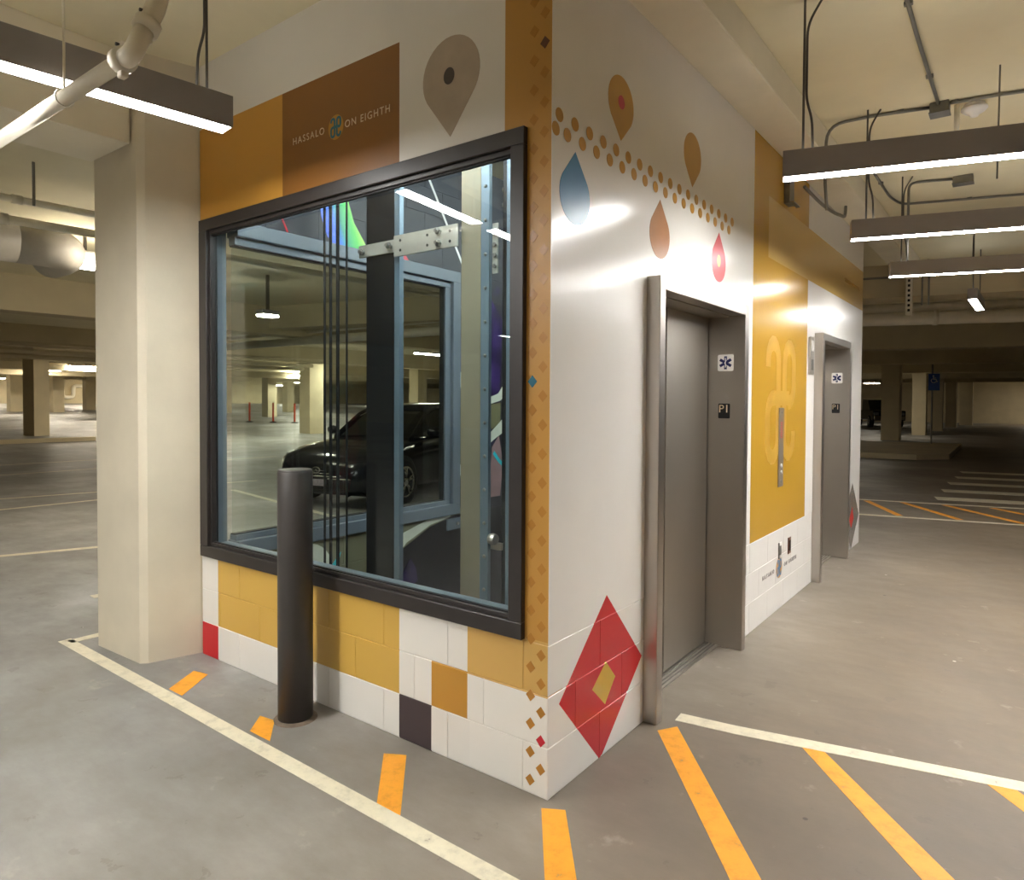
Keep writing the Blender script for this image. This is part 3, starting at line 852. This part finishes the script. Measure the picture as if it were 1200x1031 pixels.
for i, (u, r) in enumerate(((-2.395, .011), (-2.333, .014), (-2.252, .009), (-2.17, .009), (-2.345, .007))):
    y = .8 if i < 4 else .86
    lab = ('first', 'second, thicker', 'third', 'last', 'hindmost')[i]+' black hoist cable hanging left of the dark shaft column'
    o = tag(new('hoist_cable', T([(u*1+.12 if i == 0 else u+.12, y-.1, -1.2), (u*1+.12, y-.1, 3.57)], r*.75, 8), M_cable), lab, 'cable', 'hoist cables')
t = thing('guide_rail', 'blue grey guide rail with bolts at the right edge of the shaft window', 'rail', (-.75, .8, -1.2))
new('rail_web', B(-.90, -.84, .86, .9, -1.2, 3.57), M_shaftdark, t)
new('rail_blade', B(-.85, -.80, .83, .86, -1.2, 3.57), M_shaftblue, t)
new('rail_flange', B(-.79, -.765, .80, .93, -1.2, 3.57), M_shaftblue, t)
t = thing('rail_bracket', 'short perforated angle bracket on the guide rail at upper right', 'bracket', (-.93, .8, 2.3))
new('angle', B(-.945, -.905, .82, .828, 2.28, 2.56), M_plate, t)
for k in range(4): new('bolt', lathe(bmesh.new(), [(.012, 0), (.012, -.012)], (-.925, .82, 2.32+k*.06), 'y', 6), M_galv, t)
for z, lab in ((2.8, 'upper'), (2.71, 'lower')):
    tag(new('tie_rod', T([(-1.0, .99, z), (-.23, .99, z)], .014, 10), M_galv), lab+' steel tie rod at the top right of the shaft', 'rod', 'shaft tie rods')
t = thing('roller_guide', 'small chrome roller fitting low on the shaft guide rail', 'roller', (-.93, .8, .75))
new('roller', lathe(bmesh.new(), [(.03, -.02), (.034, 0), (.03, .02)], (-.93, .82, .78), 'x', 14), M_steel, t)
new('arm', B(-.96, -.88, .83, .85, .72, .76), M_steel, t)
t = thing('mural_bracket', 'small grey steel clip on the black mural below the inner window', 'bracket', (-2.35, 2.05, .55))
new('plate', B(-2.345, -2.33, 1.98, 2.3, .49, .58), M_iframe, t); new('bolt', lathe(bmesh.new(), [(.014, 0), (.014, .012)], (-2.33, 2.1, .535), 'x', 6), M_steel, t)

# ------------------------------------------------------------------ bollard
t = thing('bollard', 'dark charcoal steel pipe bollard in front of the window', 'bollard', (-1.375, -.175, 0))
c = (-1.375, -.175, 0)
new('post', lathe(bmesh.new(), [(.0835, 0), (.0835, 1.212), (.0805, 1.218)], c, 'z', 48), M_boll, t, True)
new('cap', lathe(bmesh.new(), [(.081, 1.212), (.0815, 1.221), (.078, 1.226), (.04, 1.228)], c, 'z', 48), M_boll, t)
new('grout_ring', lathe(bmesh.new(), [(.105, 0), (.1, .004), (.084, .01)], c, 'z', 32), paint('grout', (112, 98, 84), .8, var=.3, scale=30), t)

# ------------------------------------------------------------------ overhead pipes and conduit, near
t = thing('sprinkler_pipe', 'white sprinkler pipe with grooved elbows at the top left', 'pipe', (-.89, -1.15, 2.68))
new('pipe', T([(-.92, -1.15, 2.68), (-9, -1.15, 2.68)], .027, 16), M_pipe, t, True)
new('elbow', T(rounded([(-.93, -1.15, 2.68), (-.87, -1.15, 2.68), (-.865, -1.105, 2.79)], .05, 6), .031, 16), M_pipe, t, True)
new('elbow', T(rounded([(-.865, -1.105, 2.79), (-.86, -1.07, 2.875), (-.86, -1.06, 2.96)], .05, 6), .031, 16), M_pipe, t, True)
new('riser', T([(-.86, -1.06, 2.95), (-.86, -1.06, 3.57)], .027, 16), M_pipe, t, True)
for p, q in (((-.915, -1.15, 2.68), (-.955, -1.15, 2.68)), ((-.866, -1.113, 2.77), (-.864, -1.098, 2.805)), ((-.86, -1.06, 2.95), (-.86, -1.06, 2.985))):
    cl = new('coupling', T([p, q], .041, 16), M_pipe, t, True)
    mid = (Vector(p)+Vector(q))/2
    new('bolt_pad', B(mid.x-.016, mid.x+.016, mid.y-.012, mid.y+.012, mid.z+.034, mid.z+.058, bev=.003), M_pipe, cl)
    new('bolt_pad', B(mid.x-.016, mid.x+.016, mid.y-.012, mid.y+.012, mid.z-.058, mid.z-.034, bev=.003), M_pipe, cl)
    new('bolt', T([(mid.x, mid.y-.022, mid.z+.046), (mid.x, mid.y+.022, mid.z+.046)], .006, 8), M_rod, cl)
hg = new('hanger_rod', T([(-1.41, -1.15, 2.71), (-1.41, -1.15, 3.57)], .005, 8), M_pipe, t)
bm = bmesh.new(); tube(bm, [(-1.41, -1.15+.031*math.sin(a), 2.68+.031*math.cos(a)) for a in [i*PI/8 for i in range(17)]], .003, 6)
new('ring', bm, M_pipe, hg)

def conduit(label, runs, r=.011, fittings=(), mat=M_galv, name='conduit', group='ceiling conduits'):
    t = thing(name, label, 'conduit', tuple(runs[0][0]), group)
    for p in runs: new('tube', T(rounded(p, .12), r, 10), mat, t, True)
    for x, y, z in fittings: new('strap', B(x-.02, x+.02, y-.012, y+.012, z-.006, 3.5699, bev=.002), mat, t)
    return t
zc = 3.556
t = thing('junction_box', 'grey steel junction box on the ceiling where the conduits meet', 'junction box', (.965, 3.21, 3.5))
new('body', B(.92, 1.03, 3.16, 3.27, 3.505, 3.57, bev=.004), M_galv, t); new('cover', B(.915, 1.035, 3.155, 3.275, 3.498, 3.506), M_galv, t)
conduit('conduit running from the top of the photo to the ceiling junction box', [[(.97, .2, zc), (.962, 2.13, zc), (.97, 3.16, zc)]], fittings=((.965, 1.75, zc), (.965, 2.7, zc)))
conduit('conduit bending from the junction box to the beam beside the elevator wall', [[(.92, 3.21, zc), (.6, 3.13, zc), (.30, 3.09, zc-.01), (.292, 3.07, 3.2), (.3, 3.12, 2.95)]], fittings=((.75, 3.17, zc),))
conduit('conduit running right from the junction box past the white detector', [[(1.03, 3.2, zc), (1.3, 3.24, zc), (2.6, 3.62, zc)]], fittings=((1.06, 3.205, zc),))
conduit('conduit with a bend behind the middle linear light', [[(.385, 4.35, zc), (.385, 5.3, zc), (.44, 5.66, zc), (1.43, 5.95, zc), (2.6, 6.3, zc)]], fittings=((1.0, 5.82, zc), (.385, 4.8, zc)))
t = thing('junction_box', 'small grey junction box on the ceiling above the middle linear light', 'junction box', (1.0, 5.05, 3.5))
new('body', B(.92, 1.07, 5.0, 5.11, 3.51, 3.57, bev=.004), M_galv, t); new('cover', B(.915, 1.075, 4.995, 5.115, 3.503, 3.511), M_galv, t)
conduit('short conduit from the small junction box down to the farthest linear light', [[(.92, 5.04, zc), (.68, 4.95, zc), (.60, 4.86, zc-.03), (.60, 4.84, 2.82)]])
conduit('conduit stub beside the steel strut on the elevator wall', [[(.05, 3.5, 3.26), (.12, 3.75, 3.17), (.16, 4.0, 3.15), (.17, 4.4, 3.2), (.17, 4.42, 3.3)]], r=.013)
t = thing('strut_bracket', 'short grey steel strut hanging on the elevator wall behind the nearest linear light', 'bracket', (.04, 3.2, 3.1))
new('channel', B(.001, .042, 3.12, 3.24, 3.05, 3.369), M_galv, t); new('foot', B(.042, .07, 3.12, 3.3, 3.05, 3.06), M_galv, t)
t = thing('smoke_detector', 'round white smoke detector on the ceiling at upper right', 'smoke detector', (1.16, 3.35, 3.57))
new('base', lathe(bmesh.new(), [(.06, 0), (.06, -.02), (.055, -.024)], (1.16, 3.35, 3.57), 'z', 24), M_white, t, True)
new('dome', lathe(bmesh.new(), [(.075, -.024), (.078, -.036), (.06, -.055), (.03, -.07), (.022, -.085), (.008, -.088)], (1.16, 3.35, 3.57), 'z', 24), M_white, t, True)
tag(new('hanger_rod', T([(1.313, 2.806, 3.57), (1.31, 2.8, 2.9)], .005, 8), M_galv), 'thin bare rod hanging from the ceiling behind the nearest linear light', 'rod')
t = thing('pipe_stub', 'short white sprinkler drop beside the smoke detector', 'pipe', (1.06, 3.3, 3.57))
new('pipe', T([(1.065, 3.3, 3.57), (1.065, 3.3, 3.36)], .016), M_pipe, t, True); new('head', lathe(bmesh.new(), [(.02, 0), (.02, -.02), (.012, -.03)], (1.065, 3.3, 3.36), 'z', 12), M_galv, t)

# right hall: pipes, strut, sign, truck, island
def rline(x, y, z): return Vector((x, y, z))
t = thing('white_duct_pipe', 'large white pipe running across the right hall under the ceiling', 'pipe', (0, 10, 2.95))
dr = Vector((math.cos(.30), math.sin(.30), 0))
p0 = Vector((-.66, 10, 2.90)); new('pipe', T([p0-dr*6, p0+dr*9], .105, 20), M_pipe, t, True)
p1 = Vector((-.66, 10.12, 3.08)); new('upper_pipe', T([p1-dr*6, p1+dr*9], .075, 20), M_pipe, t, True)
for s in (-1.5, 1.0, 3.5, 6): new('coupling', T([p0+dr*s, p0+dr*(s+.06)], .118, 20), M_pipe, t, True)
t = thing('strut_post', 'perforated white strut hanging beside the large white pipe', 'strut', (.12, 9.0, 3.0))
new('channel', B(.08, .16, 8.98, 9.03, 2.82, 3.57), M_pipe, t)
for k in range(9): new('slot', B(.105, .135, 8.975, 8.981, 2.87+k*.07, 2.905+k*.07), M_black, t)
for dx in (.28, .36): tag(new('hanger_rod', T([(dx, 9.0, 2.95), (dx, 9.0, 3.57)], .012, 8), M_galv), 'thin hanger rod next to the perforated strut, %s of two' % ('left' if dx < .3 else 'right'), 'rod', 'rods by the strut')
tag(new('hanger_rod', T([(-.55, 9.3, 2.9), (-.55, 9.3, 3.57)], .012, 8), M_pipe), 'thin white rod holding the large white pipe beside the elevator wall', 'rod')
conduit('thin conduit crossing above the large white pipe in the right hall', [[(-2.2, 8.2, 3.33), (.33, 8.8, 3.33), (.37, 8.81, 3.55)]], r=.016, group='right hall conduits')

t = thing('parking_sign', 'blue accessible parking sign on a thin post in the dark right hall', 'sign', (-1.14, 25.8, 0))
new('post', T([(-1.14, 25.8, 0), (-1.14, 25.8, 2.95)], .03, 10), M_galv, t)
r_ = Matrix.Translation((-1.08, 25.7, 0)) @ Matrix.Rotation(.1, 4, 'Z')
bm = B(-.17, .17, -.012, 0, 2.02, 2.6); bmesh.ops.transform(bm, matrix=r_, verts=bm.verts[:])
pn = new('panel', bm, paint('sign_blue', (40, 84, 170), .4), t)
spl = lambda a, b, hh: tuple(r_ @ Vector((a, -.012-hh, 2.4+b)))
bm = bmesh.new()
prism(bm, circle(-.02, .12, .028), spl, 0, .003)
ribbon(bm, [(-.02, .085), (-.015, 0), (.06, 0), (.085, -.08), (.11, -.07)], .026, spl, 0, .003)
ribbon(bm, [(-.02, .05), (.06, .05)], .02, spl, 0, .003)
ribbon(bm, [(-.01+.075*math.cos(x), -.04+.075*math.sin(x)) for x in [math.radians(120+i*20) for i in range(12)]], .02, spl, 0, .003)
new('wheelchair_symbol', bm, M_white, pn)
bm = bmesh.new()
prism(bm, [(-6, 19.2), (-.9, 19.6), (-.2, 20.4), (-.3, 26.6), (-6.5, 26.2)], lambda a, b, hh: (a, b, hh), 0, .15)
struct('trim_2', bm, M_far)

PAINTD = paint('dark_car_paint', (16, 17, 26), .16, var=.05)
M_cglass = paint('car_glass', (14, 16, 18), .06)
M_tyre = paint('tyre_rubber', (18, 18, 18), .7)
M_chrome = paint('chrome', (200, 198, 194), .14, 1.)
M_lampc = paint('headlamp_lens', (170, 172, 172), .12, .6)

def loft(sections):
    bm = bmesh.new(); rings = []
    for x, pts in sections:
        half = [(y, z) for y, z in pts]
        ring = [bm.verts.new((x, y, z)) for y, z in half]+[bm.verts.new((x, -y, z)) for y, z in half[::-1] if y > 1e-6]
        rings.append(ring)
    n = len(rings[0])
    for p, q in zip(rings, rings[1:]):
        for i in range(n): bm.faces.new((p[i], p[(i+1) % n], q[(i+1) % n], q[i]))
    bm.faces.new(rings[0][::-1]); bm.faces.new(rings[-1])
    return bm

def wheel(parent, P, x, y, r, wd, side):
    bm = lathe(bmesh.new(), [(r*.66, -wd/2), (r*.96, -wd/2), (r, -wd*.35), (r, wd*.35), (r*.96, wd/2), (r*.66, wd/2)], (0, 0, 0), 'y', 28)
    M2 = P @ Matrix.Translation((x, y, r))
    bmesh.ops.transform(bm, matrix=M2, verts=bm.verts[:]); w_ = new('wheel', bm, M_tyre, parent)
    bm = bmesh.new()
    yo = side*wd/2
    tube(bm, [(r*.67*math.cos(a), yo, r*.67*math.sin(a)) for a in [i*2*PI/24 for i in range(25)]], .02, 6, False)
    for k in range(5):
        a = k*2*PI/5+.3
        for da in (-.16, .16):
            e = (r*.66*math.cos(a+da), yo, r*.66*math.sin(a+da)); s0 = (.06*math.cos(a), yo+side*.012, .06*math.sin(a))
            tube(bm, [s0, e], .02, 6)
    lathe(bm, [(.07, -.01), (.07, .015), (.05, .02)], (0, yo, 0), 'y', 14)
    bmesh.ops.transform(bm, matrix=M2, verts=bm.verts[:]); new('rim', bm, M_chrome, w_, True)

def car(label, loc, heading):
    """dark saloon; local +x is forward"""
    t = thing('car', label, 'car', loc)
    P = Matrix.Translation(loc) @ Matrix.Rotation(heading, 4, 'Z')
    def put(n, bm, mt, par=None, sm=False):
        bmesh.ops.transform(bm, matrix=P, verts=bm.verts[:]); return new(n, bm, mt, par or t, sm)
    def sec(x, wd, zt, zs, zb=.2):
        return (x, [(0, zt), (wd*.55, zt-.015), (wd*.86, zt-.06), (wd*.97, zs), (wd, zs-.16), (wd*.985, zs-.32), (wd*.95, zb+.06), (wd*.86, zb), (0, zb)])
    body = loft([sec(2.30, .52, .60, .50, .3), sec(2.24, .70, .72, .60, .22), sec(2.08, .83, .82, .70, .18), sec(1.75, .89, .90, .78, .17), sec(1.2, .90, .965, .85),
                 sec(.75, .90, 1.01, .90), sec(-.6, .90, 1.02, .93), sec(-1.5, .90, 1.05, .95), sec(-2.0, .87, 1.02, .92), sec(-2.3, .78, .92, .82, .3), sec(-2.36, .66, .8, .7, .36)])
    put('body', body, PAINTD, sm=True)
    def gs(x, w0, w1, z0, z1): return (x, [(0, z1+.01), (w1*.8, z1), (w1, z1-.05), (w0, z0), (0, z0)])
    put('greenhouse', loft([gs(.95, .74, .70, .95, .99), gs(.35, .80, .64, .98, 1.34), gs(-.05, .82, .62, .98, 1.46), gs(-.8, .82, .62, .98, 1.50), gs(-1.4, .80, .60, 1.0, 1.42), gs(-2.0, .72, .56, 1.0, 1.08)]), M_cglass, sm=False)
    put('roof', loft([(.15, [(0, 1.43), (.5, 1.42), (.6, 1.36), (.58, 1.38), (0, 1.40)]), (-.05, [(0, 1.49), (.52, 1.48), (.64, 1.42), (.62, 1.44), (0, 1.45)]), (-.8, [(0, 1.53), (.52, 1.52), (.645, 1.46), (.62, 1.47), (0, 1.48)]), (-1.45, [(0, 1.45), (.5, 1.44), (.62, 1.38), (.6, 1.39), (0, 1.40)])]), PAINTD, sm=True)
    for s in (1, -1):
        put('pillar', T([(.9, s*.73, .97), (.33, s*.655, 1.33), (-.05, s*.635, 1.45)], .032, 8), PAINTD)
        put('pillar', T([(-.55, s*.82, 1.0), (-.62, s*.64, 1.48)], .035, 8), PAINTD)
        bm = bmesh.new(); lathe(bm, [(.01, -.06), (.09, -.03), (.1, .03), (.05, .06)], (0, 0, 0), 'x', 14)
        bmesh.ops.transform(bm, matrix=Matrix.Translation((.62, s*.98, 1.06)) @ Matrix.Diagonal((1, 1.1, .75, 1)), verts=bm.verts[:])
        put('wing_mirror', bm, PAINTD, sm=True)
        hl = put('headlight', loft_side([(2.17, s*.52, .665), (2.06, s*.74, .70), (1.86, s*.865, .755), (1.9, s*.855, .66), (2.08, s*.77, .60), (2.2, s*.55, .585)]), M_lampc)
        bm = bmesh.new(); bmesh.ops.create_uvsphere(bm, u_segments=12, v_segments=8, radius=.055, matrix=Matrix.Translation((2.1, s*.70, .65)))
        put('lamp_bulb', bm, M_chrome, hl, True)
        put('fog_light', B(2.2, 2.235, s*.62-.06, s*.62+.06, .34, .40, bev=.01), M_lampc)
        for x in (1.40, -1.40):
            bm = lathe(bmesh.new(), [(.39, -.03), (.39, .012), (.35, .014)], (x, s*.892, .345), 'y', 28) if s > 0 else lathe(bmesh.new(), [(.35, -.014), (.39, -.012), (.39, .03)], (x, s*.892, .345), 'y', 28)
            put('wheel_arch', bm, M_black)
            wheel(t, P, x, s*.83, .335, .2, s)
    gr_ = put('grille', prism(bmesh.new(), [(-.42, .62), (-.47, .56), (-.38, .47), (.38, .47), (.47, .56), (.42, .62)], lambda a, b, hh: (2.255+hh-abs(a)*.08-(b-.5)*.35, a, b), -.03, .055), M_black)
    bm = bmesh.new(); tube(bm, [(2.318-abs(a)*.08-(b-.5)*.35, a, b) for a, b in [(-.42, .62), (-.47, .56), (-.38, .47), (.38, .47), (.47, .56), (.42, .62), (-.42, .62)]], .014, 6, False)
    for zz_ in (.51, .55, .585): tube(bm, [(2.30-.035-(zz_-.5)*.35+.02, -.4, zz_), (2.325-(zz_-.5)*.35, 0, zz_), (2.30-.035-(zz_-.5)*.35+.02, .4, zz_)], .006, 6)
    put('grille_trim', bm, M_chrome, gr_, True)
    bm = bmesh.new()
    tube(bm, [(2.325, .065*math.cos(x), .56+.042*math.sin(x)) for x in [i*2*PI/20 for i in range(21)]], .008, 6, False)
    tube(bm, [(2.325, -.03, .522), (2.328, 0, .575), (2.325, .03, .522)], .007, 6)
    put('emblem', bm, M_chrome, gr_, True)
    put('license_plate', B(2.31, 2.33, -.16, .16, .335, .43, bev=.004), paint('plate_print', (150, 140, 150), .4, var=.3, scale=40), None)
    put('lower_intake', B(2.2, 2.26, -.5, .5, .22, .31), M_black)
    put('bumper_trim', T([(2.2, .72, .44), (2.3, .5, .44), (2.32, .2, .44)], .012, 8), M_chrome)
def loft_side(q):
    bm = bmesh.new(); vs = [bm.verts.new(p) for p in q]; bm.faces.new(vs)
    r = bmesh.ops.extrude_face_region(bm, geom=bm.faces[:]); 
    vv = [v for v in r['geom'] if isinstance(v, bmesh.types.BMVert)]
    s = 1 if q[0][1] > 0 else -1
    bmesh.ops.translate(bm, verts=vv, vec=(.03, s*.03, .005))
    return bm
hd = math.atan2(-.968, .25)
car('dark navy car with a chrome grille, parked beyond the shaft and seen through both windows', (-7.25, 6.2, 0), hd)

def truck(loc, heading, label):
    t = thing('pickup_truck', label, 'truck', loc)
    P = Matrix.Translation(loc) @ Matrix.Rotation(heading, 4, 'Z')
    def put(n, bm, mt):
        bmesh.ops.transform(bm, matrix=P, verts=bm.verts[:]); return new(n, bm, mt, t)
    put('body', B(-2.7, 2.7, -.95, .95, .45, 1.1, bev=.08), PAINTD)
    bm = bmesh.new(); prism(bm, [(1.2, 1.05), (.6, 1.8), (-.9, 1.82), (-1.1, 1.05)], lambda a, b, hh: (a, hh, b), -.8, .8)
    put('cab', bm, M_cglass)
    put('bumper', B(2.66, 2.8, -.9, .9, .5, .75, bev=.03), M_chrome)
    put('headlight', B(2.66, 2.72, .6, .88, .8, .98), M_lampc); put('headlight', B(2.66, 2.72, -.88, -.6, .8, .98), M_lampc)
    for x in (1.7, -1.7):
        for s in (1, -1): wheel(t, P, x, s*.85, .4, .26, s)
truck((-6.4, 49.5, 0), -1.2, 'dark pickup truck parked far back beside the first column of the right hall')

M_duct = paint('duct_grey', (188, 182, 170), .5)
# left hall: ducts, pipes, kerb, trap
t = thing('round_duct', 'fat grey round duct under the ceiling at the left edge', 'duct', (-6.5, .4, 3.1))
new('duct', T([(-6.75, -2.5, 3.12), (-6.62, .3, 3.12)], .2, 24), M_duct, t, True)
new('elbow', T(rounded([(-6.62, .3, 3.12), (-6.6, .72, 3.12), (-6.95, .85, 3.12), (-7.3, .85, 3.12)], .2), .2, 24), M_duct, t, True)
for y in (-1.2, -.1): new('seam_band', T([(-6.69, y, 3.12), (-6.688, y+.05, 3.12)], .21, 24), M_duct, t, True)
for x0, z, r, lab in ((-5.72, 3.33, .032, 'upper of two painted pipes running across the left edge'), (-6.08, 3.22, .04, 'lower of two painted pipes running across the left edge')):
    t = thing('painted_pipe', lab, 'pipe', (x0, 0, z), 'left hall pipes')
    new('pipe', T([(x0-.2, -3, z), (x0+.06, 1.2, z), (x0+.2, 6, z)], r, 14), M_pipe, t, True)
    new('coupling', T([(x0-.01, 0, z), (x0-.006, .08, z)], r*1.3, 14), M_pipe, t, True)
for x, y, r, lab in ((-5.3, .03, .012, 'thin hanger rod above the painted pipes at the left edge'), (-5.25, -.28, .04, 'grey strut hanging at the very left edge')):
    tag(new('hanger_rod' if r < .02 else 'strut_post', T([(x, y, 3.2), (x, y, 3.57)], r, 8), M_galv), lab, 'rod')
t = thing('cable_tray', 'dim pipe run under the beams of the left hall', 'pipe', (-17.5, 3, 2.9))
for k, z in enumerate((2.86, 2.7, 2.6)): new('pipe', T([(-17.5-k*.5, -4, z), (-17-k*.5, 12, z)], .06 if k else .035, 10), M_far, t, True)
tag(new('wheel_stop', B(-24.4, -24.1, 4.2, 8.0, flz(-24.2)-.01, flz(-24.2)+.13, bev=.03), M_far), 'low concrete kerb in front of the dark column in the left hall', 'kerb')
t = thing('trap_pipe', 'white S-shaped drain pipe on the far lit wall of the left hall', 'pipe', (-69, 24, 2))
new('pipe', T(rounded([(-69.815, 22.6, 2.6), (-69.815, 23.4, 2.6), (-69.815, 23.4, 1.7), (-69.815, 24.3, 1.7), (-69.815, 24.3, 2.8), (-69.815, 25.4, 2.8)], .35), .18, 12), M_pipe, t, True)
t = thing('beam_pipe', 'long beige pipe crossing the upper part of the window view', 'pipe', (-11, 7.4, 2.9))
new('pipe', T([(-15.5, 7.1, 2.88), (-4, 7.7, 2.93)], .09, 14), M_pipe, t, True)
new('upper_pipe', T([(-15.5, 7.2, 3.1), (-4, 7.8, 3.15)], .05, 12), M_pipe, t, True)
for x, y, lab in ((-31.96, 20.2, 'left'), (-30.98, 20.9, 'middle'), (-32.99, 19.4, 'farthest left')):
    t = thing('delineator_post', 'thin orange marker post in the hall seen through the window, %s of three' % lab, 'post', (x, y, flz(x)), 'orange marker posts')
    new('post', T([(x, y, flz(x)), (x, y, flz(x)+1.1)], .05, 10), paint('orange_plastic', (206, 74, 40), .5), t)
    new('base', lathe(bmesh.new(), [(.2, 0), (.16, .05), (.06, .07)], (x, y, flz(x)), 'z', 16), M_black, t)
